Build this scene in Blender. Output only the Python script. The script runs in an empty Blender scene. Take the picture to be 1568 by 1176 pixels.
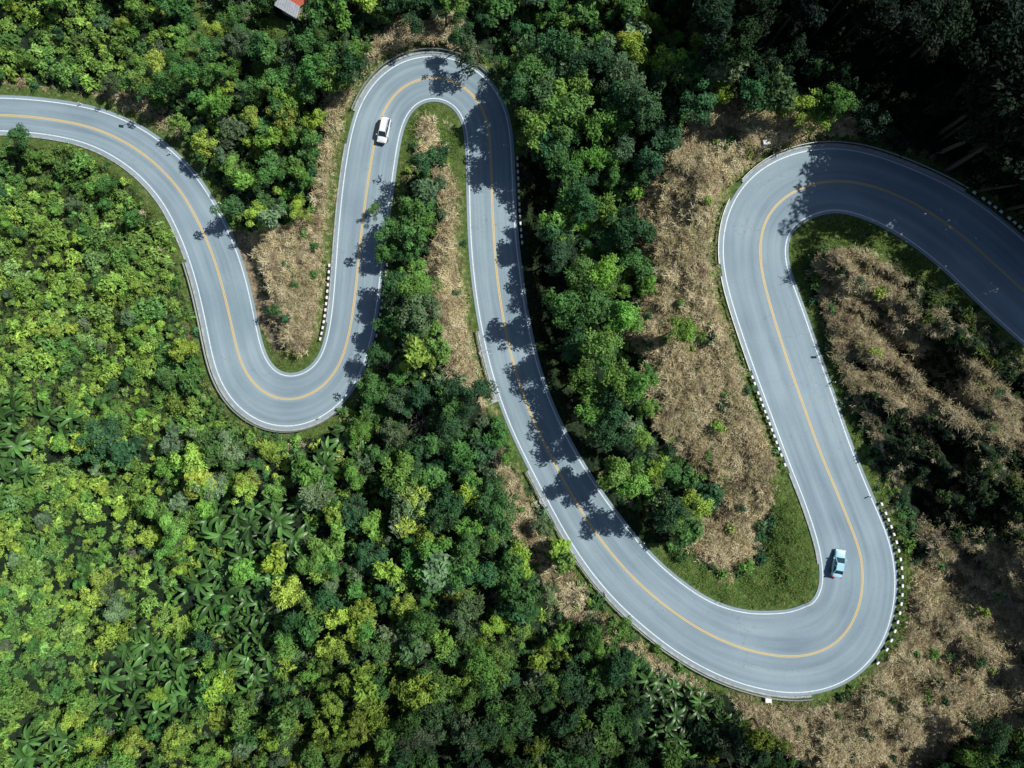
import bpy, bmesh, math, random
import numpy as np
from mathutils import Vector, Matrix
random.seed(7); rng=np.random.default_rng(11)
H=105.0
def S(z): return (H-z)/1050.0
def W(u,v,z): return np.stack([(u-784)*S(z),(588-v)*S(z),z+0*u],-1)
scene=bpy.context.scene
# ------------------------------------------------------------ noise
def vnoise(x,y,seed=0):
    xi=np.floor(x).astype(np.int64); yi=np.floor(y).astype(np.int64)
    xf=x-xi; yf=y-yi; xf=xf*xf*(3-2*xf); yf=yf*yf*(3-2*yf)
    def h(a,b):
        n=(a*374761393+b*668265263+seed*144665)&0xffffffff
        n=((n^(n>>13))*1274126177)&0xffffffff
        return ((n^(n>>16))&0xffff)/65535.0
    return (h(xi,yi)*(1-xf)+h(xi+1,yi)*xf)*(1-yf)+(h(xi,yi+1)*(1-xf)+h(xi+1,yi+1)*xf)*yf
def fbm(x,y,sc,seed=0,oc=4):
    r=0;a=.5;f=1/sc;t=0
    for i in range(oc):
        r=r+a*vnoise(x*f,y*f,seed+i*17);t+=a;a*=.5;f*=2.03
    return r/t
def sst(a,b,x):
    t=np.clip((x-a)/(b-a),0,1);return t*t*(3-2*t)
# ------------------------------------------------------------ road centreline (survey points: x, y, left half width, right half width)
CP=[(-900,230,28,26),(-600,200,28,26),(-300,182,28,25),(-120,176,27,24),(-10,176,26,24),(40,178,26,24),(100,186,27,24),(150,198,28,26),(200,222,30,28),(240,252,31,30),(275,290,32,32),(303,338,34,34),(325,388,36,36),(341,440,37,37),(355,500,36,38),(365,545,36,39),(380,580,36,41),(405,604,36,42),(435,614,36,42),(470,608,34,39),(500,588,31,36),(522,556,30,34),(537,500,31,34),(546,430,33,35),(553,360,35,36),(562,290,37,36),(572,225,37,35),(583,178,36,34),(602,145,35,33),(630,124,34,32),(665,117,33,31),(700,125,32,31),(727,145,31,32),(744,175,31,33),(751,220,31,34),(753,290,32,34),(756,360,33,35),(762,430,35,35),(773,500,35,35),(790,570,34,35),(815,640,34,35),(845,702,35,35),(880,765,38,37),(915,820,42,40),(960,875,42,43),(1010,921,42,45),(1070,963,44,48),(1130,991,54,51),(1180,1003,64,54),(1225,1006,70,56),(1270,993,72,57),(1300,965,68,55),(1318,922,62,51),(1322,880,61,49),(1316,840,60,47),(1300,800,54,46),(1280,750,51,45),(1255,690,50,46),(1230,620,51,47),(1205,550,52,47),(1183,480,54,45),(1167,420,56,39),(1163,380,57,38),(1168,345,57,40),(1183,318,57,42),(1210,295,55,44),(1245,281,52,44),(1285,276,49,44),(1330,283,46,47),(1380,301,45,50),(1430,329,50,53),(1480,366,54,55),(1530,411,57,57),(1568,446,57,58),(1640,510,57,58),(1760,620,57,58),(1950,790,57,58),(2300,1100,57,58)]
CP=np.array(CP,float)
def catmull(P,step=5.0):
    out=[]
    for i in range(len(P)-1):
        p0=P[max(i-1,0)];p1=P[i];p2=P[i+1];p3=P[min(i+2,len(P)-1)]
        n=max(2,int(np.hypot(*(p2-p1)[:2])/step))
        for k in range(n):
            t=k/n
            out.append(.5*((2*p1)+(-p0+p2)*t+(2*p0-5*p1+4*p2-p3)*t*t+(-p0+3*p1-3*p2+p3)*t**3))
    out.append(P[-1]);return np.array(out)
C=catmull(CP)
def smooth(A,n,it):
    for _ in range(it):
        B=A.copy()
        B[n:-n]=sum(A[n+k:len(A)-n+k] for k in range(-n,n+1))/(2*n+1)
        A=B
    return A
C=smooth(C,3,4)
arc=np.concatenate([[0],np.cumsum(np.hypot(np.diff(C[:,0]),np.diff(C[:,1])))])
sN=np.arange(0,arc[-1],5.0)
C=np.stack([np.interp(sN,arc,C[:,k]) for k in range(4)],1); arc=sN
def cidx(u,v): return int(np.argmin((C[:,0]-u)**2+(C[:,1]-v)**2))
i0=cidx(0,176); i1=cidx(1568,446)
CZ=np.interp(arc,[arc[0],arc[i0],arc[i1],arc[-1]],[-24,-20,0,4])
T=np.gradient(C[:,:2],axis=0);T/=np.linalg.norm(T,axis=1)[:,None]
NL=np.stack([T[:,1],-T[:,0]],1)
# ------------------------------------------------------------ rasters
ST=5; U=np.arange(-600,2170,ST,dtype=float); V=np.arange(-600,1780,ST,dtype=float)
UU,VV=np.meshgrid(U,V)
D=np.empty(UU.shape);NI=np.empty(UU.shape,int);ZI=np.empty(UU.shape)
for r in range(UU.shape[0]):
    dx=UU[r][:,None]-C[None,::2,0];dy=VV[r][:,None]-C[None,::2,1]
    d2=dx*dx+dy*dy
    k=np.argmin(d2,1);NI[r]=k*2;
    w=1/(d2+60)**2
    ZI[r]=(w*CZ[None,::2]).sum(1)/w.sum(1)
k=NI
dx=UU-C[k,0];dy=VV-C[k,1]
side=dx*NL[k,0]+dy*NL[k,1]
lon=dx*T[k,0]+dy*T[k,1]
D=np.hypot(dx,dy)
hw=np.where(side>0,C[k,2],C[k,3])
E=np.where(np.abs(lon)<12,np.abs(side),D)-hw
ZN=CZ[k]
NX=UU+(fbm(UU,VV,60,3)-.5)*50; NY=VV+(fbm(UU,VV,60,9)-.5)*50
WX=UU+(fbm(UU,VV,26,103)-.5)*30; WY=VV+(fbm(UU,VV,26,109)-.5)*30
def poly(pts,x=None,y=None):
    x=NX if x is None else x;y=NY if y is None else y
    ins=np.zeros(x.shape,bool);n=len(pts)
    for i in range(n):
        x1,y1=pts[i];x2,y2=pts[(i+1)%n]
        if y1==y2: continue
        c=((y1>y)!=(y2>y))&(x<(x2-x1)*(y-y1)/(y2-y1)+x1)
        ins^=c
    return ins.astype(float)
def blur(a,n,it=2):
    for _ in range(it):
        for ax in (0,1):
            p=[(0,0),(0,0)];p[ax]=(n,n)
            q=np.pad(a,p,mode='edge');L=a.shape[ax]
            a=sum(np.take(q,range(j,j+L),axis=ax) for j in range(2*n+1))/(2*n+1)
    return a
def mx(*a):
    r=a[0]
    for b in a[1:]: r=np.maximum(r,b)
    return r
def disc(a,b,r): return (np.hypot(UU-a,VV-b)<r)*1.0
P1=poly([(384,355),(430,345),(500,325),(515,360),(512,400),(502,470),(490,515),(455,545),(434,530),(416,470)],UU,VV)
P2=poly([(550,80),(600,35),(680,25),(740,80),(740,110),(600,100),(560,140),(540,200),(520,300),(512,345),(478,335),(490,240),(498,150)],WX,WY)
P3_=poly([(635,172),(672,172),(680,250),(718,300),(722,400),(735,500),(750,600),(765,640),(735,620),(690,575),(672,500),(650,410),(682,330),(645,250)],WX,WY)
P4=poly([(1060,145),(1130,150),(1250,185),(1310,175),(1310,215),(1190,230),(1140,265),(1112,310),(1100,390),(1110,480),(1135,560),(1165,640),(1190,710),(1185,770),(1145,880),(1100,880),(1065,830),(1085,790),(1110,755),(1040,690),(1000,650),(985,560),(950,490),(990,440),(970,330),(990,255),(1050,200)],WX,WY)
P5=poly([(1248,392),(1290,380),(1360,395),(1420,440),(1500,480),(1640,560),(1900,900),(1640,1050),(1568,900),(1480,840),(1450,860),(1425,850),(1398,800),(1355,700),(1312,620),(1277,540),(1254,450)],UU,VV)
P6=poly([(1385,870),(1450,850),(1568,880),(1700,1000),(1700,1140),(1480,1130),(1400,1190),(1240,1180),(1150,1110),(1110,1060),(1200,1075),(1300,1065),(1375,985),(1395,930)],WX,WY)
P7=poly([(250,165),(180,140),(0,120),(-100,140),(-100,155),(80,150),(180,180),(260,225),(290,260),(280,200)],WX,WY)
P8=poly([(740,700),(800,720),(830,800),(880,900),(1000,1000),(1120,1060),(1060,1060),(960,1000),(860,940),(790,830)],WX,WY)
P9=poly([(350,350),(380,352),(412,478),(436,533),(425,545),(398,500),(372,420)],UU,VV)
DRY=mx(P1,P2,P3_,P4,P5*.99,P6,P7*.45,P8*.5)
G1=poly([(1180,715),(1225,755),(1252,850),(1255,905),(1215,945),(1150,945),(1075,920),(990,860),(930,780),(965,775),(1015,822),(1085,870),(1130,885),(1165,860),(1185,790)],UU,VV)
G2=poly([(1212,345),(1290,320),(1345,335),(1420,380),(1500,450),(1480,480),(1420,445),(1350,400),(1290,375),(1240,390),(1240,450),(1222,420)],UU,VV)
G3=poly([(615,175),(650,155),(695,158),(715,200),(720,300),(700,280),(672,235),(668,180),(635,180),(625,250),(608,290),(605,230)],UU,VV)
G4=poly([(335,340),(378,350),(412,470),(432,530),(455,545),(490,515),(502,470),(510,500),(500,550),(450,585),(400,560),(372,450)],UU,VV)
G5=poly([(300,-20),(350,-20),(355,20),(330,55),(300,95),(270,85),(305,55)])
G6=poly([(385,85),(440,80),(430,120),(395,125)])
G7=poly([(1345,770),(1365,790),(1400,880),(1385,980),(1350,1020),(1370,900)],UU,VV)
G8=poly([(395,30),(450,35),(440,60),(400,60)])
GRS=np.clip(mx(G1,G2,G3,G4,G5,G6,G7,G8),0,1)
LOW=poly([(-60,215),(130,225),(215,275),(272,365),(300,470),(322,590),(345,660),(240,690),(120,640),(-60,700)])
LOW2=mx(poly([(-60,700),(120,690),(240,700),(250,760),(150,880),(120,900),(150,1000),(60,1250),(-100,1250)])*.6,poly([(-60,0),(200,0),(260,60),(200,130),(-60,120)])*.6,poly([(150,860),(260,840),(310,960),(200,1010)])*.6)
BAN=np.zeros(UU.shape)
for (a,b,r) in [(372,838,78),(512,682,48),(372,925,50),(228,1045,78),(0,705,48),(1055,1095,88),(438,790,34),(380,1020,34),(85,645,30),(20,640,25),(60,1150,34),(300,905,30)]:
    BAN=np.maximum(BAN,(np.hypot(NX-a,NY-b)<r)*1.0)
DARK=poly([(1060,-700),(1090,60),(1130,100),(1290,150),(1330,190),(1330,235),(1400,260),(1500,320),(1640,430),(2600,1100),(2600,-700)])  # shadowed forest zone; its shade is painted into the foliage tints
SHADE_STRIP=poly([(788,225),(830,240),(868,500),(895,640),(965,750),(1045,835),(985,830),(900,765),(815,620),(790,420)])  # shadow strip beside the middle road; plants and ground coloured darker for it
TALL=poly([(790,80),(1000,60),(1010,200),(960,300),(970,450),(960,520),(1000,650),(1080,780),(1030,800),(900,700),(840,560),(815,400),(800,240)])
NOTREE=mx(poly([(1255,780),(1500,760),(1500,1120),(1300,1120)],UU,VV),poly([(1270,520),(1440,520),(1460,800),(1330,800)],UU,VV),poly([(1215,330),(1300,310),(1380,350),(1500,450),(1480,520),(1230,420)],UU,VV),disc(1165,215,45),disc(446,8,30),disc(430,30,26))
SHADE=poly([(1370,420),(1430,440),(1640,540),(1640,700),(1500,560),(1400,480)],WX,WY)
SHADE2=poly([(1310,590),(1420,640),(1568,690),(1640,740),(1640,850),(1480,830),(1420,800),(1360,700)],WX,WY)
# ------------------------------------------------------------ terrain height
base=ZN*(1-sst(8,26,E))+ZI*sst(8,26,E)
t=sst(13,70,E); t2=sst(16,32,E)
rel=(fbm(UU,VV,160,21)-.5)*9*t+(fbm(UU,VV,35,22,3)-.5)*2.2*t
bank=blur(P1,1,1)*2.2+blur(P5,1,2)*2.0+blur(P4,3,2)*2.2+blur(P3_,2,1)*1.0+blur(P2,2,2)*1.8
al=UU*.87+VV*.5; ac=-UU*.5+VV*.87
rid=1-np.abs(2*fbm(al*.38,ac,44,31,3)-1)
rel+=blur(P5,3,2)*(rid*8.5-5.5)*sst(24,75,E)+blur(P6,3,2)*(rid*3-1.8)*sst(16,60,E)
rel+=-8*blur(LOW,10,2)*t*.3
rel+=-5.0*blur(SHADE_STRIP,4,2)*sst(13,50,E)
valley=-7*sst(520,950,VV)*sst(760,300,UU)*sst(20,260,E)
ZT=base+rel+bank*t2+valley
ZT=np.where(E<13,ZN-.08,ZT)
ZT=ZT+(fbm(UU,VV,12,41,2)-.5)*.7*sst(16,40,E)
def samp(A,u,v):
    x=np.clip((np.asarray(u)-U[0])/ST,0,len(U)-1.001);y=np.clip((np.asarray(v)-V[0])/ST,0,len(V)-1.001)
    i=x.astype(int);j=y.astype(int);f=x-i;g=y-j
    return (A[j,i]*(1-f)+A[j,i+1]*f)*(1-g)+(A[j+1,i]*(1-f)+A[j+1,i+1]*f)*g
# ------------------------------------------------------------ mesh helpers
def mesh_np(name,verts,quads,mats=(),mi=None,smooth_=False):
    me=bpy.data.meshes.new(name)
    verts=np.asarray(verts,np.float32).reshape(-1,3);quads=np.asarray(quads,np.int32).reshape(-1,4)
    nq=len(quads);me.vertices.add(len(verts));me.vertices.foreach_set('co',verts.ravel())
    me.loops.add(nq*4);me.loops.foreach_set('vertex_index',quads.ravel())
    me.polygons.add(nq);me.polygons.foreach_set('loop_start',np.arange(nq,dtype=np.int32)*4)
    if mi is not None: me.polygons.foreach_set('material_index',np.asarray(mi,np.int32))
    me.polygons.foreach_set('use_smooth',np.full(nq,smooth_))
    for m in mats: me.materials.append(m)
    me.update(calc_edges=True);me.validate();return me
def addobj(name,me,parent=None,loc=None):
    o=bpy.data.objects.new(name,me);scene.collection.objects.link(o)
    if parent: o.parent=parent
    if loc is not None:o.location=loc
    return o
# ------------------------------------------------------------ materials
def newmat(name):
    m=bpy.data.materials.new(name);m.use_nodes=True;nt=m.node_tree;nt.nodes.clear()
    o=nt.nodes.new('ShaderNodeOutputMaterial');return m,nt,o
def simple(name,col,rough=.6,metal=0,noise=.15,scale=3,spec=.5):
    m,nt,o=newmat(name);N=nt.nodes;L=nt.links
    b=N.new('ShaderNodeBsdfPrincipled');b.inputs['Roughness'].default_value=rough;b.inputs['Metallic'].default_value=metal
    b.inputs['Specular IOR Level'].default_value=spec
    tc=N.new('ShaderNodeTexCoord');n=N.new('ShaderNodeTexNoise');n.inputs['Scale'].default_value=scale;n.inputs['Detail'].default_value=6
    L.new(tc.outputs['Object'],n.inputs['Vector'])
    mr=N.new('ShaderNodeMapRange');mr.inputs[1].default_value=.25;mr.inputs[2].default_value=.75;mr.inputs[3].default_value=1-noise;mr.inputs[4].default_value=1+noise
    L.new(n.outputs[0],mr.inputs[0])
    vm=N.new('ShaderNodeVectorMath');vm.operation='SCALE';vm.inputs[0].default_value=col;L.new(mr.outputs[0],vm.inputs['Scale'])
    L.new(vm.outputs[0],b.inputs['Base Color']);L.new(b.outputs[0],o.inputs[0]);return m
def leafmat(name,tint=None,trans=.25,rough=.6,spec=.15,src='GEOMETRY'):
    m,nt,o=newmat(name);N=nt.nodes;L=nt.links
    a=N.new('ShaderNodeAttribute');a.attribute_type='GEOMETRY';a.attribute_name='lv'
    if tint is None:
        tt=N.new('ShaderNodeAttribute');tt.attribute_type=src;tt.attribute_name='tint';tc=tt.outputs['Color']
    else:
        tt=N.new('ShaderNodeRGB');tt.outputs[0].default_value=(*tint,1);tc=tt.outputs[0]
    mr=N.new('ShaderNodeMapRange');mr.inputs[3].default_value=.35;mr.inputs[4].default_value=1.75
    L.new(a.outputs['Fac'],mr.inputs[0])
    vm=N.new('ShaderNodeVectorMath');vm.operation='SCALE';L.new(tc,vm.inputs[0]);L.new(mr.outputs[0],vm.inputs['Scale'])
    b=N.new('ShaderNodeBsdfPrincipled');b.inputs['Roughness'].default_value=rough;b.inputs['Specular IOR Level'].default_value=spec
    L.new(vm.outputs[0],b.inputs['Base Color'])
    if trans<=0:
        L.new(b.outputs[0],o.inputs[0]);return m
    tr=N.new('ShaderNodeBsdfTranslucent')
    v2=N.new('ShaderNodeVectorMath');v2.operation='MULTIPLY';v2.inputs[1].default_value=(1.5,1.5,.6)
    L.new(vm.outputs[0],v2.inputs[0]);L.new(v2.outputs[0],tr.inputs[0])
    mi=N.new('ShaderNodeMixShader');mi.inputs[0].default_value=trans
    L.new(b.outputs[0],mi.inputs[1]);L.new(tr.outputs[0],mi.inputs[2]);L.new(mi.outputs[0],o.inputs[0]);return m
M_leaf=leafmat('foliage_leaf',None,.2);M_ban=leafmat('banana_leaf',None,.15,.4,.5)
M_shrub=leafmat('shrub_leaf',None,0)
M_dry=leafmat('dry_blade',None,0,.8,.1);M_grass=leafmat('grass_blade',None,0,.6,.2)
M_bark=simple('bark',(.09,.07,.05),.9,0,.4,6);M_pale=simple('pale_bark',(.28,.26,.22),.9,0,.3,6)
# ------------------------------------------------------------ plant prototypes
def unit(a): return a/np.maximum(np.linalg.norm(a,axis=-1,keepdims=True),1e-6)
def tube(pts,rad,n=6):
    pts=np.array(pts,float);vs=[];qs=[]
    for i,p in enumerate(pts):
        d=pts[min(i+1,len(pts)-1)]-pts[max(i-1,0)];d=d/np.linalg.norm(d)
        a=np.cross(d,[1,.1,0]) if abs(d[0])<.9 else np.cross(d,[0,1,.1]);a/=np.linalg.norm(a);b=np.cross(d,a)
        for k in range(n):
            th=2*math.pi*k/n;vs.append(p+rad[i]*(a*math.cos(th)+b*math.sin(th)))
    for i in range(len(pts)-1):
        for k in range(n): qs.append((i*n+k,i*n+(k+1)%n,(i+1)*n+(k+1)%n,(i+1)*n+k))
    return np.array(vs),np.array(qs)
class Acc:
    def __init__(s): s.v=[];s.q=[];s.m=[];s.l=[];s.n=0
    def add(s,v,q,m,lv=.5):
        v=np.asarray(v).reshape(-1,3);q=np.asarray(q).reshape(-1,4);s.v.append(v);s.q.append(q+s.n);s.n+=len(v)
        s.m.append(np.full(len(q),m));s.l.append(np.broadcast_to(lv,(len(v),)).astype(np.float32))
    def mesh(s,name,mats,smooth_=False):
        me=mesh_np(name,np.concatenate(s.v),np.concatenate(s.q),mats,np.concatenate(s.m),smooth_)
        a=me.attributes.new('lv','FLOAT','POINT');a.data.foreach_set('value',np.concatenate(s.l));return me
def leaves(acc,pos,nor,L,Wd,lv,m=0,droop=.25):
    n=len(pos);r=unit(rng.normal(size=(n,3)));ax=unit(np.cross(nor,r));ax[:,2]-=droop;ax=unit(ax)
    sd=unit(np.cross(nor,ax));up=unit(np.cross(ax,sd))
    L=np.broadcast_to(L,(n,))[:,None];Wd=np.broadcast_to(Wd,(n,))[:,None]
    a=pos;tip=pos+ax*L;mid=pos+ax*L*.45+up*L*.06
    v=np.stack([a,mid-sd*Wd/2,tip,mid+sd*Wd/2],1).reshape(-1,3)
    q=np.arange(n*4).reshape(-1,4);acc.add(v,q,m,np.repeat(lv,4))
def make_tree(name,h,R,nc=30,nl=120,L=.32,wr=.5,flat=.62,rc=.34,mats=None):
    acc=Acc()
    lean=rng.normal(size=2)*h*.04
    cz=h-R*flat*1.0
    top=np.array([lean[0],lean[1],cz])
    tp=[np.array([0,0,-1.5]),np.array([lean[0]*.2,lean[1]*.2,cz*.35]),np.array([lean[0]*.7,lean[1]*.7,cz*.75]),top,top+[0,0,R*.4]]
    v,q=tube(tp,[h*.024,h*.018,h*.014,h*.009,.02],7);acc.add(v,q,1)
    nlobe=rng.integers(3,7);la=rng.uniform(0,2*math.pi,nlobe);lr=rng.uniform(.6,1.3,nlobe);lz=rng.normal(0,.22,nlobe)
    for i in range(nc):
        if rng.random()<.8:
            li=rng.integers(nlobe);th=la[li]+rng.normal()*.42;f=lr[li];z_=lz[li]
        else: th=rng.uniform(0,6.28);f=.7;z_=0
        ph=np.arcsin(rng.uniform(-.2,1)) if rng.random()<.85 else rng.uniform(-.4,0)
        rr=R*f*rng.uniform(.35,.95)
        c=top+np.array([math.cos(th)*math.cos(ph)*rr,math.sin(th)*math.cos(ph)*rr,math.sin(ph)*rr*flat+(z_+rng.normal()*.16)*R])
        r=R*rc*rng.uniform(.5,1.3)
        if i%3==0:
            m_=tp[2]*.5+top*.5;mid=(m_+c)/2+[0,0,-.1*R]
            v,q=tube([m_,mid,c],[h*.009,h*.006,.02],4);acc.add(v,q,1)
        n=int(nl*(r/(R*rc))**2*rng.uniform(.8,1.1))
        d=unit(rng.normal(size=(n,3)));d[:,2]=np.abs(d[:,2])*.95-.25*rng.random(n);d=unit(d)
        rad=r*rng.random(n)**.35
        pos=c+d*rad[:,None]*[1,1,.75]
        nor=unit(d*.9+np.array([0,0,.6])+rng.normal(size=(n,3))*.5)
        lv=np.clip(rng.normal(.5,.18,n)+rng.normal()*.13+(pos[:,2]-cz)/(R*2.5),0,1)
        leaves(acc,pos,nor,L*rng.uniform(.6,1.4,n),L*wr*rng.uniform(.8,1.2,n),lv)
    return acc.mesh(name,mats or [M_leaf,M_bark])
def make_bush(name,R,h,n=500,L=.25,wr=.5):
    acc=Acc();k=rng.integers(4,8)
    for i in range(k):
        a=rng.uniform(0,6.28);d=R*rng.uniform(0,.8);c=np.array([math.cos(a)*d,math.sin(a)*d,h*rng.uniform(.2,.75)]);r=R*rng.uniform(.25,.5)
        v,q=tube([[0,0,-.2],c*.6,c],[.04,.03,.01],3);acc.add(v,q,1)
        m=n//k;dd=unit(rng.normal(size=(m,3)));dd[:,2]=np.abs(dd[:,2]);pos=c+dd*r*(rng.random(m)**.4)[:,None]*[1,1,.8]
        nor=unit(dd+[0,0,.6]+rng.normal(size=(m,3))*.5);lv=np.clip(rng.normal(.5,.18,m)+rng.normal()*.12,0,1)
        leaves(acc,pos,nor,L*rng.uniform(.7,1.4,m),L*wr,lv)
    return acc.mesh(name,[M_shrub,M_bark])
def make_tuft(name,mat,n,L0,L1,w,spread,rad=.15,bend=.5):
    acc=Acc();k=4;cs=rng.uniform(-rad,rad,(k,2));ca=rng.uniform(0,6.28,k)
    for i in range(n):
        j=rng.integers(k);a=ca[j]+rng.normal()*1.1
        L=rng.uniform(L0,L1);out=np.array([math.cos(a),math.sin(a),0]);b=np.array([cs[j,0]+rng.normal()*rad*.4,cs[j,1]+rng.normal()*rad*.4,0])
        el=rng.uniform(.2,1)*spread;sd=np.array([-out[1],out[0],0])*w/2
        sd=sd+np.array([0,0,rng.normal()*w*.3])
        p0=b;p1=b+out*L*.5*el+np.array([0,0,L*.5*(1-el*.4)]);p2=b+out*L*min(1,el*1.25)+np.array([0,0,L*(.75-bend*el)])
        v=[p0-sd,p0+sd,p1+sd*.9,p1-sd*.9,p2+sd*.25,p2-sd*.25];lv=np.clip(rng.normal(.5,.22),0,1)
        acc.add(v,[(0,1,2,3),(3,2,4,5)],0,lv)
    return acc.mesh(name,[mat])
M_grassstem=simple('banana_stem',(.12,.15,.05),.6)
def make_banana(name):
    acc=Acc();hs=rng.uniform(1.6,2.6)
    v,q=tube([[0,0,-.5],[.03,0,hs*.6],[0,.03,hs]],[.17,.13,.08],8);acc.add(v,q,1,.5)
    nl=rng.integers(8,12);a0=rng.uniform(0,6.28)
    for i in range(nl):
        a=a0+i*2.399+rng.normal()*.2;L=rng.uniform(1.9,2.8);w=rng.uniform(.5,.68);el=rng.uniform(.35,.95)
        out=np.array([math.cos(a),math.sin(a),0]);sd=np.array([-out[1],out[0],0]);vs=[];qs=[];ns=8
        p=np.array([0,0,hs]);lvv=np.clip(rng.normal(.5,.25),0,1)
        for j in range(ns+1):
            s=j/ns;ang=el*1.0-s*1.3;ww=w*(.10 if j==0 else max(.03,math.sin(math.pi*min(1,s*.93+.07))**.5))*.5
            ww*=rng.uniform(.88,1.05)
            fold=np.array([0,0,ww*.35])
            vs+=[p-sd*ww+fold,p,p+sd*ww+fold]
            p=p+(out*math.cos(ang)+np.array([0,0,math.sin(ang)]))*L/ns
        for j in range(ns):
            b=j*3;qs+=[(b,b+1,b+4,b+3),(b+1,b+2,b+5,b+4)]
        acc.add(vs,qs,0,lvv)
    return acc.mesh(name,[M_ban,M_grassstem],True)
def make_bare(name,h=3.5,R=2.2,n=26):
    acc=Acc()
    for i in range(n):
        a=rng.uniform(0,6.28);r=R*rng.uniform(.3,1);e=np.array([math.cos(a)*r,math.sin(a)*r,h*rng.uniform(.6,1)])
        m=e*.5+rng.normal(size=3)*.2;v,q=tube([[0,0,-.3],m,e],[.06,.035,.01],4);acc.add(v,q,1)
        for k in range(5):
            s=rng.uniform(.4,1);b=m+(e-m)*s;f=b+unit(rng.normal(size=3)+[0,0,.5])*rng.uniform(.4,.9);v,q=tube([b,f],[.018,.006],3);acc.add(v,q,1)
    n=160;pos=rng.normal(size=(n,3))*[R*.5,R*.5,.4]+[0,0,h*.8];leaves(acc,pos,unit(rng.normal(size=(n,3))+[0,0,1]),.16,.08,np.full(n,.6))
    return acc.mesh(name,[M_leaf,M_pale])
def proto(colname,meshes):
    col=bpy.data.collections.new(colname)
    for i,me in enumerate(meshes):
        o=bpy.data.objects.new('%s_part_%02d'%(colname,i),me);col.objects.link(o)
    return col
# (height, radius, clumps, leaves per clump, leaf length, width ratio, flatness, clump radius)
TV=[(7.5,2.7,26,70,.46,.5,.7,.30),(7,2.4,22,80,.48,.55,.8,.33),(6.5,2.9,30,60,.40,.45,.55,.26),(8,2.3,20,100,.36,.5,.95,.33),(6,2.2,17,50,.72,.55,.7,.38),
    (12.5,3.2,30,85,.48,.5,.8,.30),(13,2.8,26,85,.48,.5,.95,.33),(11.5,3.5,34,75,.46,.5,.6,.27),(7,2.6,24,130,.27,.5,.7,.30),(7,2.5,20,60,.6,.3,.8,.32)]
tree_me=[make_tree('tree_shape_%d'%i,*t_) for i,t_ in enumerate(TV)]
colT=proto('canopy_tree',tree_me+[make_bare('bare_shrub_shape')])
colB=proto('understory_bush',[make_bush('bush_a',1.2,1.6,210,.38),make_bush('bush_b',1.0,1.3,170,.44),make_bush('bush_c',1.5,2.0,300,.34),make_bush('bush_d',.9,1.0,100,.62,.5),make_bush('bush_e',1.1,.9,260,.26)])
colN=proto('banana',[make_banana('banana_%d'%i) for i in range(5)])
colD=proto('dry_tuft',[make_tuft('dry_a',M_dry,60,.35,.9,.05,1.,.55,.6),make_tuft('dry_b',M_dry,56,.5,1.1,.05,.95,.6,.6),make_tuft('dry_c',M_dry,60,.3,.7,.05,1.1,.6,.7),make_tuft('dry_d',M_dry,56,.4,1.2,.055,1.,.5,.65)])
colG=proto('grass_tuft',[make_tuft('grs_a',M_grass,42,.15,.45,.05,.9,.5,.4),make_tuft('grs_b',M_grass,36,.25,.6,.06,.9,.45,.5),make_tuft('grs_c',M_grass,44,.1,.3,.05,1,.55,.4)])
def scatter(name,col,P,rot,scl,idx,tint):
    n=len(P);me=bpy.data.meshes.new(name);me.vertices.add(n);me.vertices.foreach_set('co',np.asarray(P,np.float32).ravel())
    for nm,ty,key,arr in (('rot','FLOAT_VECTOR','vector',rot),('scl','FLOAT_VECTOR','vector',scl),('idx','INT','value',idx)):
        a=me.attributes.new(nm,ty,'POINT');a.data.foreach_set(key,np.asarray(arr,np.int32 if ty=='INT' else np.float32).ravel())
    a=me.attributes.new('tint','FLOAT_COLOR','POINT');a.data.foreach_set('color',np.concatenate([tint,np.ones((n,1))],1).astype(np.float32).ravel())
    o=addobj(name,me);g=bpy.data.node_groups.new(name+'_scatter','GeometryNodeTree')
    g.interface.new_socket('Geometry',in_out='INPUT',socket_type='NodeSocketGeometry');g.interface.new_socket('Geometry',in_out='OUTPUT',socket_type='NodeSocketGeometry')
    N=g.nodes;L=g.links;gi=N.new('NodeGroupInput');go=N.new('NodeGroupOutput');ip=N.new('GeometryNodeInstanceOnPoints')
    ci=N.new('GeometryNodeCollectionInfo');ci.inputs['Collection'].default_value=col;ci.inputs['Separate Children'].default_value=True;ci.inputs['Reset Children'].default_value=True
    def na(nm,dt):
        x=N.new('GeometryNodeInputNamedAttribute');x.data_type=dt;x.inputs['Name'].default_value=nm;return x.outputs['Attribute']
    L.new(gi.outputs[0],ip.inputs['Points']);L.new(ci.outputs[0],ip.inputs['Instance']);ip.inputs['Pick Instance'].default_value=True
    L.new(na('idx','INT'),ip.inputs['Instance Index']);L.new(na('rot','FLOAT_VECTOR'),ip.inputs['Rotation']);L.new(na('scl','FLOAT_VECTOR'),ip.inputs['Scale'])
    rz=N.new('GeometryNodeRealizeInstances');L.new(ip.outputs[0],rz.inputs[0]);L.new(rz.outputs[0],go.inputs[0])
    md=o.modifiers.new('scatter','NODES');md.node_group=g;print(name,n);return o
def jgrid(sp,x0,y0,x1,y1):
    x,y=np.meshgrid(np.arange(x0,x1,sp),np.arange(y0,y1,sp*.87));x=x+(np.arange(x.shape[0])%2)[:,None]*sp/2
    x=(x+rng.uniform(-.48,.48,x.shape)*sp).ravel();y=(y+rng.uniform(-.48,.48,y.shape)*sp).ravel();return x,y
DARKb=blur(DARK,6)
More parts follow.
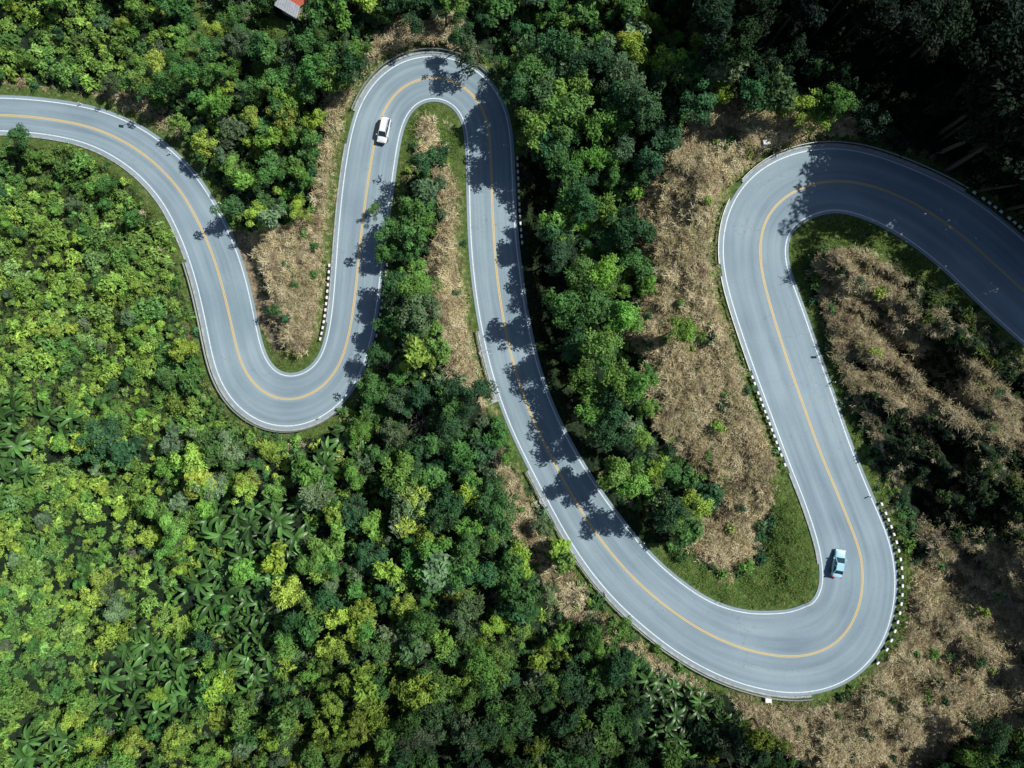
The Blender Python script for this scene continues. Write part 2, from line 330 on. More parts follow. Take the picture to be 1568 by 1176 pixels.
def tints(u,v,n,bright=1.0):
    pal=np.array([[.036,.095,.040],[.064,.152,.044],[.112,.225,.048],[.205,.305,.052],[.110,.170,.090],[.072,.122,.060]])
    f=fbm(u,v,170,51);left=sst(850,100,u)*sst(200,420,v)
    k=rng.random(n)*.75+f*.8-.35+left*.2
    i=np.clip((k*4).astype(int),0,3);gr=rng.random(n)<.14;i=np.where(gr,rng.integers(4,6,n),i)
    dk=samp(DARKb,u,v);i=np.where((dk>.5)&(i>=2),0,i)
    c=pal[i]*rng.uniform(.8,1.25,(n,1))*(1+rng.normal(0,.06,(n,3)))
    mid=1.0+.25*left
    corner_vignette=1-.3*sst(900,1150,v)*sst(250,700,u)-.25*sst(900,1150,v)  # vignette painted into foliage tint, darker towards the bottom
    c=c*(1-.84*dk)[:,None]*mid[:,None]*corner_vignette[:,None]  # forest shadow painted in: dark zone tints cut down, then shifted to blue
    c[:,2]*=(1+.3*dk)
    return np.clip(c*bright,.002,.5)
def place(u,v,h):
    zb=samp(ZT,u,v);zc=zb+h*.75
    X=(u-784)*S(zc);Y=(588-v)*S(zc)
    for _ in range(3):
        ub=784+X/S(zb);vb=588-Y/S(zb);zb=samp(ZT,ub,vb)
    return X,Y,zb,ub,vb
# --- canopy trees
u,v=jgrid(31,-120,-210,1860,1300);n=len(u)
dk=samp(DARK,u,v)>.5;tall=(samp(TALL,u,v)>.5)
low=np.maximum(samp(LOW,u,v),samp(LOW2,u,v));dry=samp(DRY,u,v);grs=samp(GRS,u,v);ban=samp(BAN,u,v);strip=samp(SHADE_STRIP,u,v);e=samp(E,u,v)
idx=rng.integers(0,5,n);idx=np.where(rng.random(n)<.12,8,idx);idx=np.where(rng.random(n)<.12,9,idx);tl=tall|(dk&(rng.random(n)<.8))
nearbend=dk&(u>1180)&(u<1490)&(e<190);tl&=~nearbend
idx=np.where(tl,rng.integers(5,8,n),idx)
bare=(~tl)&(rng.random(n)<.012);idx=np.where(bare,10,idx)
sc=rng.uniform(.5,1.2,n)*np.where(low>.5,.55,1)*np.where(tl,.92,1)*np.where(rng.random(n)<.12,1.2,1)
sc=np.where(dk,sc*1.2,sc)
sc=np.where(nearbend,sc*.8,sc)
midw=tall&(u<890)&(v<480);sc=np.where(midw,np.maximum(sc,.85)*1.08,sc)
farr=dk&(u>1490)&(v>80);sc=np.where(farr,sc*1.15+.2,sc)
nw=(u<480)&(v<345);sc=np.where(nw,np.minimum(sc,.95),sc)
hh=np.array([t_[0] for t_ in TV]+[3.5])[idx];rr=np.array([t_[1] for t_ in TV]+[2.2])[idx]
keep=rng.random(n)<np.where(low>.3,.33,.93)
keep&=~((dry>.4)&(rng.random(n)<.975))&~(grs>.3)&~(strip>.4)&~((ban>.5)&(rng.random(n)<.95))&~(samp(NOTREE,u,v)>.3)
keep&=~(nearbend&(rng.random(n)<.45))
keep&=e>rr*sc*10*.85+np.where(nw,22,4)
keep&=~((samp(P5,u,v)>.3))
X,Y,Z,ub,vb=place(u,v,hh*sc)
keep&=samp(E,ub,vb)>9
K=np.where(keep)[0]
rot=np.stack([rng.normal(0,.07,n),rng.normal(0,.07,n),rng.uniform(0,6.28,n)],1)
scl=np.stack([sc*rng.uniform(.85,1.15,n),sc*rng.uniform(.85,1.15,n),sc*rng.uniform(.85,1.15,n)],1)
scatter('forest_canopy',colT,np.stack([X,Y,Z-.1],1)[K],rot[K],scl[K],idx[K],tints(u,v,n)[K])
COV=np.zeros(UU.shape)
for a,b,r in zip(u[K],v[K],(rr*sc*6.5)[K]):
    x0=int((a-r-U[0])/ST);x1=int((a+r-U[0])/ST)+1;y0=int((b-r-V[0])/ST);y1=int((b+r-V[0])/ST)+1
    if x0<0 or y0<0: continue
    COV[y0:y1,x0:x1]=np.maximum(COV[y0:y1,x0:x1],np.hypot(UU[y0:y1,x0:x1]-a,VV[y0:y1,x0:x1]-b)<r)
# --- understory
u,v=jgrid(12.0,-60,-60,1640,1240);n=len(u);e=samp(E,u,v);dry=samp(DRY,u,v);grs=samp(GRS,u,v);low=np.maximum(samp(LOW,u,v),samp(LOW2,u,v)*1.2);dk=samp(DARK,u,v);st=samp(SHADE_STRIP,u,v)
big=(low>.5)&(rng.random(n)<.35)
sc=rng.uniform(.5,1.25,n)*np.where(big,1.6,1)
keep=(e>sc*9+5)&~((dry>.35)&(rng.random(n)<.95))&~((grs>.3)&(rng.random(n)<.97))&~((dk>.5)&(rng.random(n)<.5))&(samp(COV,u,v)<.6)
keep&=~((samp(BAN,u,v)>.5)&(rng.random(n)<.7))
keep&=~((low>.5)&(rng.random(n)<.22))
keep|=((samp(SHADE,u,v)>.5)|(samp(SHADE2,u,v)>.5))&(rng.random(n)<.6)&(e>15)
keep&=~((st>.5)&(rng.random(n)<.6))
keep&=~((e<30)&(rng.random(n)<.6))&~(samp(disc(446,8,22),u,v)>.2)
Z=samp(ZT,u,v);P=W(u,v,Z-.1);K=np.where(keep)[0]
tn=tints(u,v,n);L_=low>.5
hv=fbm(u,v,55,301)[:,None]
lime=np.array([.20,.33,.055])*sst(.35,.6,hv)+np.array([.08,.19,.045])*(1-sst(.35,.6,hv))
tn[L_]=(tn*.4+lime*.68)[L_]*rng.uniform(.6,1.25,(n,1))[L_]
dd_=(samp(SHADE,u,v)>.4)|(samp(SHADE2,u,v)>.4)|(st>.4);tn[dd_]=tn[dd_]*.25  # painted shade: shrubs in the shade bands and strip tinted near black
rot=np.stack([rng.normal(0,.1,n),rng.normal(0,.1,n),rng.uniform(0,6.28,n)],1)
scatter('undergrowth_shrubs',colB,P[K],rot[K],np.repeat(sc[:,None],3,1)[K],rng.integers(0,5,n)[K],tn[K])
# --- banana
u,v=jgrid(25,-200,-100,1750,1350);n=len(u);e=samp(E,u,v);keep=(samp(BAN,u,v)>.5)&(e>30);K=np.where(keep)[0]
u=u[K];v=v[K];n=len(u);sc=rng.uniform(.9,1.35,n)*np.where(u>900,.72,1);X,Y,Z,_,_=place(u,v,3.0*sc)
scatter('banana_grove',colN,np.stack([X,Y,Z],1),np.stack([rng.normal(0,.1,n),rng.normal(0,.1,n),rng.uniform(0,6.28,n)],1),np.repeat(sc[:,None],3,1),rng.integers(0,5,n),np.array([[.070,.165,.040]])*(rng.uniform(.55,1.4,n)*np.where(u>900,.7,1))[:,None])
# --- dry grass
u,v=jgrid(6.3,-60,-60,1660,1240);n=len(u);e=samp(E,u,v);dry=samp(DRY,u,v);pn=fbm(u,v,28,91)
inner=(samp(P5,u,v)>.5);rd=samp(rid,u,v)
keep=(rng.random(n)<dry*np.where(inner,.15+.8*sst(.46,.66,rd+(pn-.5)*.3),.5+.5*sst(.36,.5,pn)))&(e>11)
keep|=(e>14)&(e<34)&(rng.random(n)<.06)
keep&=~((samp(GRS,u,v)>.5)&(rng.random(n)<.85))
keep&=~(((samp(SHADE,u,v)>.5)|(samp(SHADE2,u,v)>.5))&(rng.random(n)<.85))
K=np.where(keep)[0];u=u[K];v=v[K];n=len(u);pal=np.array([[.50,.43,.25],[.40,.34,.20],[.60,.54,.35],[.27,.20,.13],[.32,.31,.15]])
sc=rng.uniform(.6,1.3,n)*np.where(samp(E,u,v)<24,.5,1);P=W(u,v,samp(ZT,u,v)-.05)
c=pal[rng.choice(5,n,p=[.32,.22,.3,.08,.08])]*rng.uniform(.85,1.12,(n,1))*(.72+.6*fbm(u,v,50,66))[:,None]
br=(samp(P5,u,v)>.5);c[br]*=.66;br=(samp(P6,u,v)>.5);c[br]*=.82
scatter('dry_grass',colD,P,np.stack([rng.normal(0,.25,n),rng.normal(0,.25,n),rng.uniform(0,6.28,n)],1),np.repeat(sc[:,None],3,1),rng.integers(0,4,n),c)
# --- green grass
u,v=jgrid(6.4,-60,-60,1640,1240);n=len(u);e=samp(E,u,v);g=samp(GRS,u,v)
keep=((g>.4)|((e<30)&(rng.random(n)<.6))|((samp(DRY,u,v)>.4)&(rng.random(n)<.05))|((samp(LOW,u,v)>.5)&(rng.random(n)<.3)))&(e>8.5)&~((samp(P9,u,v)>.4)&(rng.random(n)<.9))
K=np.where(keep)[0];u=u[K];v=v[K];n=len(u);pal=np.array([[.11,.20,.04],[.15,.23,.05],[.21,.24,.07],[.08,.15,.03]])
c=pal[rng.choice(4,n,p=[.35,.3,.15,.2])]*rng.uniform(.8,1.2,(n,1))*(1-.5*samp(SHADE_STRIP,u,v))[:,None];P=W(u,v,samp(ZT,u,v)-.03);sc=rng.uniform(.6,1.3,n)*np.where(samp(E,u,v)<14,.6,1)  # grass colour darkened in the strip to stand in for shadow
scatter('verge_grass',colG,P,np.stack([rng.normal(0,.1,n),rng.normal(0,.1,n),rng.uniform(0,6.28,n)],1),np.repeat(sc[:,None],3,1),rng.integers(0,3,n),c)
# ------------------------------------------------------------ terrain sheet
ex=np.array([30,80,160,300,600,1200,2500,5000,10000,20000,40000.])
Ux=np.concatenate([U[0]-ex[::-1],U,U[-1]+ex]);Vx=np.concatenate([V[0]-ex[::-1],V,V[-1]+ex])
A,B=np.meshgrid(Ux,Vx);Zx=samp(ZT,A,B);far=np.maximum(np.maximum(U[0]-A,A-U[-1]),np.maximum(V[0]-B,B-V[-1])).clip(0)
Zx=Zx*(1-sst(0,2500,far))+(-12+(fbm(A,B,6000,5)-.5)*60)*sst(0,2500,far)
ny,nx=A.shape;vv=W(A,B,Zx).reshape(-1,3);ii=np.arange(ny*nx).reshape(ny,nx)
q=np.stack([ii[:-1,:-1],ii[1:,:-1],ii[1:,1:],ii[:-1,1:]],-1).reshape(-1,4)
m,nt,o=newmat('hillside_soil');N=nt.nodes;L=nt.links
at=N.new('ShaderNodeAttribute');at.attribute_name='cover';sp=N.new('ShaderNodeSeparateColor');L.new(at.outputs['Color'],sp.inputs[0])
tc=N.new('ShaderNodeTexCoord')
def noise(s,d=8,r=.6):
    x=N.new('ShaderNodeTexNoise');x.inputs['Scale'].default_value=s;x.inputs['Detail'].default_value=d;x.inputs['Roughness'].default_value=r;L.new(tc.outputs['Object'],x.inputs['Vector']);return x.outputs[0]
def ramp(f,stops):
    r=N.new('ShaderNodeValToRGB');L.new(f,r.inputs[0]);e_=r.color_ramp.elements
    while len(e_)<len(stops): e_.new(.5)
    for k_,(p_,c_) in enumerate(stops): e_[k_].position=p_;e_[k_].color=(*c_,1)
    return r.outputs[0]
def mixc(f,a,b):
    x=N.new('ShaderNodeMix');x.data_type='RGBA';L.new(f,x.inputs[0]);L.new(a,x.inputs[6]);L.new(b,x.inputs[7]);return x.outputs[2]
n1=noise(1.6)
litter=ramp(n1,[(.3,(.008,.015,.011)),(.55,(.020,.036,.019)),(.75,(.045,.06,.03))])
dryc=ramp(n1,[(.28,(.08,.06,.045)),(.45,(.21,.17,.11)),(.6,(.35,.29,.19)),(.75,(.48,.42,.29))])
grc=ramp(n1,[(.3,(.045,.08,.022)),(.5,(.09,.15,.04)),(.72,(.19,.20,.08))])
def thr(ch):
    ad=N.new('ShaderNodeMath');ad.operation='ADD';L.new(ch,ad.inputs[0])
    s_=N.new('ShaderNodeMath');s_.operation='MULTIPLY_ADD';L.new(n1,s_.inputs[0]);s_.inputs[1].default_value=.8;s_.inputs[2].default_value=-.4;L.new(s_.outputs[0],ad.inputs[1])
    mr=N.new('ShaderNodeMapRange');mr.inputs[1].default_value=.35;mr.inputs[2].default_value=.62;L.new(ad.outputs[0],mr.inputs[0]);return mr.outputs[0]
c=mixc(thr(sp.outputs[0]),litter,dryc);c=mixc(thr(sp.outputs[1]),c,grc)
b=N.new('ShaderNodeBsdfPrincipled');b.inputs['Roughness'].default_value=.95;b.inputs['Specular IOR Level'].default_value=.1;L.new(c,b.inputs['Base Color'])
bp=N.new('ShaderNodeBump');bp.inputs['Strength'].default_value=.8;bp.inputs['Distance'].default_value=.3;L.new(noise(3,6,.7),bp.inputs['Height']);L.new(bp.outputs[0],b.inputs['Normal']);L.new(b.outputs[0],o.inputs[0])
me=mesh_np('hillside_terrain',vv,q,[m],None,True)
inn=(far<=0)
dA=np.where(inn,samp(np.maximum(blur(DRY,1,1),P9),A,B),0);gA=np.where(inn,np.maximum(samp(blur(GRS,1,1),A,B),.75*sst(34,16,samp(E,A,B))),0)
gA=np.maximum(gA,.42*samp(LOW,A,B)*inn)*(1-samp(P9,A,B))*(1-.8*samp(SHADE_STRIP,A,B))  # grass colour held back in the strip so its ground looks shaded
pnA=fbm(A,B,28,91);dA=dA*np.where(samp(P5,A,B)>.5,.12+.75*sst(.46,.66,samp(rid,A,B)+(pnA-.5)*.3),1)*(1-.7*np.maximum(samp(SHADE,A,B),samp(SHADE2,A,B)))  # dry colour cut in the shade bands, painting their shadow on the soil
colr=np.stack([dA,gA,dA*0,dA*0+1],-1).reshape(-1,4).astype(np.float32)
at=me.attributes.new('cover','FLOAT_COLOR','POINT');at.data.foreach_set('color',colr.ravel())
addobj('hillside_terrain',me)
# ------------------------------------------------------------ road
CW=W(C[:,0],C[:,1],CZ)
arcm=np.concatenate([[0],np.cumsum(np.linalg.norm(np.diff(CW,axis=0),axis=1))])
def off(px,i=slice(None),dz=0):
    p=C[i,:2]+NL[i]*(np.asarray(px)[...,None] if np.ndim(px) else px)
    r=W(p[:,0],p[:,1],CZ[i]);r[:,2]+=dz;return r
def ribbon(name,offs,dz,mat,i0=0,i1=None):
    i1=len(C) if i1 is None else i1;sl=slice(i0,i1)
    cols=[off(o_[sl],sl,dz) for o_ in offs];nc=len(cols);n=i1-i0
    vv=np.stack(cols,1).reshape(-1,3);ii=np.arange(n*nc).reshape(n,nc)
    q=np.stack([ii[:-1,:-1],ii[:-1,1:],ii[1:,1:],ii[1:,:-1]],-1).reshape(-1,4)
    me=mesh_np(name,vv,q,[mat]);uvl=me.uv_layers.new(name='UVMap')
    uvs=np.stack([np.repeat(np.linspace(0,1,nc)[None],n,0),np.repeat(arcm[sl][:,None],nc,1)],-1).reshape(-1,2)
    li=np.empty(len(me.loops),np.int32);me.loops.foreach_get('vertex_index',li);uvl.data.foreach_set('uv',uvs[li].astype(np.float32).ravel())
    return me
hl=C[:,2];hr=C[:,3]
m,nt,o=newmat('weathered_asphalt');N=nt.nodes;L=nt.links;tc=N.new('ShaderNodeTexCoord');uv=N.new('ShaderNodeUVMap')
sx=N.new('ShaderNodeSeparateXYZ');L.new(uv.outputs[0],sx.inputs[0])
def math_(op,a,b_=None,c_=None):
    x=N.new('ShaderNodeMath');x.operation=op
    for k_,z_ in enumerate((a,b_,c_)):
        if z_ is None: continue
        if isinstance(z_,(int,float)): x.inputs[k_].default_value=z_
        else: L.new(z_,x.inputs[k_])
    return x.outputs[0]
cm=N.new('ShaderNodeCombineXYZ');L.new(math_('MULTIPLY',sx.outputs[0],14),cm.inputs[0]);L.new(math_('MULTIPLY',sx.outputs[1],.05),cm.inputs[1])
ns=N.new('ShaderNodeTexNoise');ns.inputs['Scale'].default_value=1;ns.inputs['Detail'].default_value=5;L.new(cm.outputs[0],ns.inputs['Vector'])
wv=math_('MULTIPLY',math_('COSINE',math_('MULTIPLY',sx.outputs[0],4*math.pi*2)),.035)
nf=noise(4,8,.7);nb=noise(.12,4,.5)
fac=math_('ADD',math_('ADD',math_('MULTIPLY',ns.outputs[0],.45),math_('MULTIPLY',nb,.35)),math_('ADD',math_('MULTIPLY',nf,.2),wv))
col=ramp(fac,[(.36,(.178,.250,.300)),(.5,(.235,.318,.372)),(.64,(.295,.385,.435))])
vo=N.new('ShaderNodeTexVoronoi');vo.feature='DISTANCE_TO_EDGE';vo.inputs['Scale'].default_value=.13
mp=N.new('ShaderNodeVectorMath');mp.operation='ADD';L.new(tc.outputs['Object'],mp.inputs[0])
nn=N.new('ShaderNodeTexNoise');nn.inputs['Scale'].default_value=.8;L.new(tc.outputs['Object'],nn.inputs['Vector']);vs_=N.new('ShaderNodeVectorMath');vs_.operation='SCALE';vs_.inputs['Scale'].default_value=3;L.new(nn.outputs['Color'],vs_.inputs[0]);L.new(vs_.outputs[0],mp.inputs[1]);L.new(mp.outputs[0],vo.inputs['Vector'])
ck=math_('MULTIPLY',math_('LESS_THAN',vo.outputs['Distance'],.005),math_('GREATER_THAN',nb,.55))
dkc=N.new('ShaderNodeRGB');dkc.outputs[0].default_value=(.15,.19,.22,1)
col=mixc(math_('MULTIPLY',ck,.4),col,dkc.outputs[0])
b=N.new('ShaderNodeBsdfPrincipled');b.inputs['Roughness'].default_value=.85;b.inputs['Specular IOR Level'].default_value=.3;L.new(col,b.inputs['Base Color'])
bp=N.new('ShaderNodeBump');bp.inputs['Strength'].default_value=.3;bp.inputs['Distance'].default_value=.01;L.new(noise(40,3),bp.inputs['Height']);L.new(bp.outputs[0],b.inputs['Normal']);L.new(b.outputs[0],o.inputs[0]);M_asph=m
f=np.linspace(1,-1,17)
wl=hl+5;wr=hr+5
offs=[np.where(k_>0,k_*wl,k_*wr) for k_ in f]
def flip(me):
    if me.polygons[0].normal.z<0: me.flip_normals()
    return me
road=addobj('asphalt_road',flip(ribbon('asphalt_road',offs,0,M_asph)))
def paint(name,colr,wear):
    m,nt,o=newmat(name);global N,L,tc
    N=nt.nodes;L=nt.links;tc=N.new('ShaderNodeTexCoord')
    n_=noise(5,8,.75);f_=N.new('ShaderNodeMapRange');f_.inputs[1].default_value=wear;f_.inputs[2].default_value=wear+.12;L.new(n_,f_.inputs[0])
    a_=N.new('ShaderNodeRGB');a_.outputs[0].default_value=(.27,.34,.39,1);b_=N.new('ShaderNodeRGB');b_.outputs[0].default_value=(*colr,1)
    c_=mixc(f_.outputs[0],a_.outputs[0],b_.outputs[0]);p_=N.new('ShaderNodeBsdfPrincipled');p_.inputs['Roughness'].default_value=.6;L.new(c_,p_.inputs['Base Color']);L.new(p_.outputs[0],o.inputs[0]);return m
M_white=paint('white_road_paint',(.74,.79,.82),.36);M_yel=paint('yellow_road_paint',(.72,.50,.16),.33)
addobj('white_edge_line',flip(ribbon('l',[hl+.8,hl-.8],.010,M_white)));
addobj('white_edge_line',flip(ribbon('l',[-hr+.8,-hr-.8],.010,M_white)))
z0=hl*0
addobj('yellow_centre_line',flip(ribbon('l',[z0+1.6,z0+.4],.010,M_yel)))
addobj('yellow_centre_line',flip(ribbon('l',[z0-.4,z0-1.6],.010,M_yel)))
M_conc=simple('concrete',(.36,.38,.38),.85,0,.35,1.5);M_steel=simple('galvanised_steel',(.30,.33,.35),.5,.6,.15,4)
M_blk=simple('black_paint',(.02,.022,.025),.6);M_wht=simple('white_paint',(.78,.79,.78),.6,0,.1)
def sweep(name,s,i0,i1,prof,mat,parent=None):
    sl=slice(i0,i1);cols=[]
    for (d,z) in prof:
        o_=(hl+d) if s>0 else -(hr+d);cols.append(off(o_[sl],sl,z))
    k_=len(cols);n=i1-i0;vv=np.stack(cols,1).reshape(-1,3)
    ii=np.arange(n*k_).reshape(n,k_)
    jn=np.roll(ii,-1,axis=1);q=np.stack([ii[:-1],jn[:-1],jn[1:],ii[1:]],-1).reshape(-1,4)
    me=mesh_np(name,vv,q,[mat]);o=addobj(name,me,parent)
    bm=bmesh.new();bm.from_mesh(me);bm.verts.ensure_lookup_table()
    try:
        bm.faces.new([bm.verts[j] for j in range(k_)]);bm.faces.new([bm.verts[(n-1)*k_+j] for j in range(k_)])
    except Exception: pass
    bmesh.ops.recalc_face_normals(bm,faces=bm.faces);bm.to_mesh(me);bm.free();return o
def rng_idx(a,b_): 
    i,j=cidx(*a),cidx(*b_);return min(i,j),max(i,j)
def box(bm,c,sx_,sy_,sz_,ang=0,mi=0,taper=1):
    r=bmesh.ops.create_cube(bm,size=1);vs=r['verts']
    for v_ in vs:
        k_=taper if v_.co.z>0 else 1;x,y,z=v_.co.x*sx_*k_,v_.co.y*sy_*k_,v_.co.z*sz_
        v_.co=Vector((c[0]+x*math.cos(ang)-y*math.sin(ang),c[1]+x*math.sin(ang)+y*math.cos(ang),c[2]+z+sz_/2))
    for f_ in {f_ for v_ in vs for f_ in v_.link_faces}: f_.material_index=mi
def guardrail(a,b_,s):
    i,j=rng_idx(a,b_)
    root=bpy.data.objects.new('guardrail',None);scene.collection.objects.link(root)
    root.location=off(((hl+8) if s>0 else -(hr+8))[i:i+1],slice(i,i+1))[0];inv=Matrix.Translation(-root.location)
    k1=sweep('kerb',s,i,j,[(5.2,-.1),(5.2,.14),(8.2,.14),(8.2,-.25)],M_conc,root);k1.matrix_parent_inverse=inv
    k2=sweep('w_beam',s,i,j,[(9.0,.45),(9.5,.5),(9.0,.58),(9.5,.68),(9.0,.74),(9.9,.75),(10.0,.45)],M_steel,root);k2.matrix_parent_inverse=inv
    bm=bmesh.new();last=-9
    for k_ in range(i,j):
        if arcm[k_]-last>2.0:
            last=arcm[k_];p=off(((hl+11) if s>0 else -(hr+11))[k_:k_+1],slice(k_,k_+1))[0];box(bm,(p[0],p[1],p[2]-.6),.12,.12,1.4,math.atan2(-T[k_,1],T[k_,0]))
    me=bpy.data.meshes.new('posts');bm.to_mesh(me);bm.free();me.materials.append(M_blk);k3=addobj('posts',me,root);k3.matrix_parent_inverse=inv
def guideposts(a,b_,s,sp=1.1):
    i,j=rng_idx(a,b_);bm=bmesh.new();d=arcm[i]
    while d<arcm[j]:
        k_=int(np.searchsorted(arcm,d));p=off(((hl+9) if s>0 else -(hr+9))[k_:k_+1],slice(k_,k_+1))[0];an=math.atan2(-T[k_,1],T[k_,0])
        box(bm,(p[0],p[1],p[2]-.3),.30,.26,.75,an,1);box(bm,(p[0],p[1],p[2]+.45),.58,.32,.22,an,0,.9)
        if arcm[j]-d>sp: 
            box(bm,(p[0]+math.cos(an)*sp/2,p[1]+math.sin(an)*sp/2,p[2]+.452),.5,.30,.2,an,1,.9)
        d+=sp
    me=bpy.data.meshes.new('guard_posts');bm.to_mesh(me);bm.free();me.materials.append(M_wht);me.materials.append(M_blk);addobj('concrete_guard_posts',me)
def kerb(a,b_,s):
    i,j=rng_idx(a,b_);sweep('concrete_kerb',s,i,j,[(5.2,-.1),(5.2,.10),(7.4,.10),(7.4,-.25)],M_conc)
guardrail((1183,318),(1450,342),1);guardrail((1163,400),(1178,330),1)
guardrail((845,702),(1240,1006),-1)
guardrail((583,185),(727,145),1)
guardrail((325,388),(500,588),-1);guardrail((1163,410),(1205,550),1);guardrail((762,500),(800,600),-1)
guideposts((1208,560),(1255,690),1);guideposts((1300,790),(1295,972),-1);guideposts((1455,345),(1568,446),1)
guideposts((548,410),(530,530),1);guideposts((551,390),(527,545),-1);guideposts((752,245),(757,380),1)
kerb((0,176),(325,388),-1);kerb((537,500),(572,225),1);kerb((1250,700),(1316,850),1)
# ------------------------------------------------------------ vehicles
M_glass=simple('car_glass',(.02,.045,.07),.08,0,.02,3,.8);M_tyre=simple('tyre_rubber',(.02,.02,.02),.9);M_rim=simple('alloy_rim',(.5,.5,.52),.3,.9);M_head=simple('headlamp',(.8,.85,.9),.1);M_tail=simple('tail_lamp',(.4,.02,.02),.2);M_trim=simple('black_trim',(.03,.03,.03),.5)
def loft(name,secs,mat,parent,sub=2):
    bm=bmesh.new();rings=[[bm.verts.new(p) for p in s_] for s_ in secs]
    for a,b_ in zip(rings,rings[1:]):
        n=len(a)
        for k_ in range(n): bm.faces.new((a[k_],a[(k_+1)%n],b_[(k_+1)%n],b_[k_]))
    bm.faces.new(rings[0]);bm.faces.new(rings[-1]);bmesh.ops.recalc_face_normals(bm,faces=bm.faces)
    me=bpy.data.meshes.new(name);bm.to_mesh(me);bm.free();me.materials.append(mat)
    for p in me.polygons:p.use_smooth=True
    o=addobj(name,me,parent)
    if sub: md=o.modifiers.new('s','SUBSURF');md.levels=sub;md.render_levels=sub
    return o
def part(name,fn,mats,parent):
    bm=bmesh.new();fn(bm);me=bpy.data.meshes.new(name);bm.to_mesh(me);bm.free()
    for m_ in mats: me.materials.append(m_)
    return addobj(name,me,parent)
def car(name,u,v,heading_px,paintcol,kind):
    k_=cidx(u,v);z=CZ[k_];p=W(np.array([u]),np.array([v]),np.array([z]))[0]
    root=bpy.data.objects.new(name,None);scene.collection.objects.link(root);root.location=(p[0],p[1],z+.005)
    root.rotation_euler=(0,0,math.atan2(-heading_px[1],heading_px[0]))
    Mp=simple(name+'_paint',paintcol,.25,0,.02,3,.6);Mp.node_tree.nodes['Principled BSDF'].inputs['Coat Weight'].default_value=.6
    if kind=='sedan':
        st=[(-2.28,.62,.42,.80),(-2.2,.82,.3,.95),(-1.7,.87,.22,1.0),(-.9,.89,.2,.98),(0,.89,.2,.96),(.9,.89,.2,.95),(1.5,.87,.22,.88),(2.1,.8,.3,.76),(2.28,.58,.42,.62)]
        gb=(-1.75,1.05);gt=(-1.0,.25);zr=1.46;zb=.93
    else:
        st=[(-2.2,.70,.42,.98),(-2.15,.86,.3,1.05),(-1.7,.89,.25,1.08),(-.9,.9,.22,1.07),(0,.9,.22,1.05),(.8,.9,.22,1.04),(1.4,.89,.25,1.0),(2.0,.84,.32,.88),(2.2,.62,.45,.72)]
        gb=(-2.1,1.25);gt=(-1.8,.55);zr=1.75;zb=1.0
    secs=[]
    for x,w,z0_,z1 in st:
        zm=(z0_+z1)/2
        secs.append([(x,-w*.9,z0_),(x,-w,zm-.1),(x,-w*.985,zm+.15),(x,-w*.9,z1),(x,-w*.45,z1+.035),(x,0,z1+.045),(x,w*.45,z1+.035),(x,w*.9,z1),(x,w*.985,zm+.15),(x,w,zm-.1),(x,w*.9,z0_)])
    loft('body',secs,Mp,root,2)
    def frust(x0,x1,w0,zz0,x2,x3,w1,zz1):
        def fn(bm):
            a=[bm.verts.new(q_) for q_ in ((x0,-w0,zz0),(x1,-w0*.93,zz0),(x1,w0*.93,zz0),(x0,w0,zz0))]
            b_=[bm.verts.new(q_) for q_ in ((x2,-w1,zz1),(x3,-w1*.97,zz1),(x3,w1*.97,zz1),(x2,w1,zz1))]
            bm.faces.new(b_);bm.faces.new(a[::-1])
            for i in range(4): bm.faces.new((a[i],a[(i+1)%4],b_[(i+1)%4],b_[i]))
            bmesh.ops.bevel(bm,geom=bm.edges[:],offset=.05,segments=3,affect='EDGES',profile=.5)
        return fn
    part('window_glass',frust(gb[0],gb[1],.80,zb,gt[0],gt[1],.62,zr-.03),[M_glass],root)
    part('roof_panel',frust(gt[0]-.06,gt[1]+.04,.655,zr-.09,gt[0]+.03,gt[1]-.06,.60,zr+.015),[Mp],root)
    def pil(bm):
        for s_ in(-1,1):
            segs=[((gb[1]-.02,s_*.75,zb+.02),(gt[1],s_*.615,zr-.03)),((gb[0]+.02,s_*.79,zb+.02),(gt[0],s_*.625,zr-.03)),(((gb[0]+gb[1])/2,s_*.795,zb+.02),((gt[0]+gt[1])/2,s_*.63,zr-.03))]
            for a,b_ in segs:
                a=Vector(a);b_=Vector(b_);d=b_-a;r=bmesh.ops.create_cube(bm,size=1);M=Matrix.Translation((a+b_)/2)@d.to_track_quat('Z','X').to_matrix().to_4x4()@Matrix.Diagonal((.07,.07,d.length,1))
                bmesh.ops.transform(bm,matrix=M,verts=r['verts'])
    part('pillars',pil,[Mp],root)
    def wh(bm):
        for x in(-1.38,1.38):
            for s_ in(-1,1):
                for rr_,w_,mi,oy in((.33,.22,0,.80),(.2,.235,1,.80)):
                    r=bmesh.ops.create_cone(bm,cap_ends=True,segments=24,radius1=rr_,radius2=rr_,depth=w_);M=Matrix.Translation((x,s_*oy,.33))@Matrix.Rotation(math.pi/2,4,'X');bmesh.ops.transform(bm,matrix=M,verts=r['verts'])
                    for f_ in {f_ for v_ in r['verts'] for f_ in v_.link_faces}: f_.material_index=mi
    part('wheels',wh,[M_tyre,M_rim],root)
    xf=st[-2][0];xr=st[1][0]
    part('lamps',lambda bm:[box(bm,(xf-.03,s_*.6,st[-2][3]-.16),.30,.34,.14,s_*-.25,0) for s_ in(-1,1)]+[box(bm,(xr+.02,s_*.66,st[1][3]-.22),.2,.28,.2,0,1) for s_ in(-1,1)],[M_head,M_tail],root)
    part('mirrors',lambda bm:[box(bm,(gb[1]-.25,s_*.98,zb-.02),.16,.22,.14,0,0) for s_ in(-1,1)],[Mp],root)
    part('grille_and_bumper',lambda bm:[box(bm,(2.2,0,.38),.12,1.0,.14,0,0),box(bm,(-2.22,0,.34),.12,1.2,.1,0,0)],[M_trim],root)
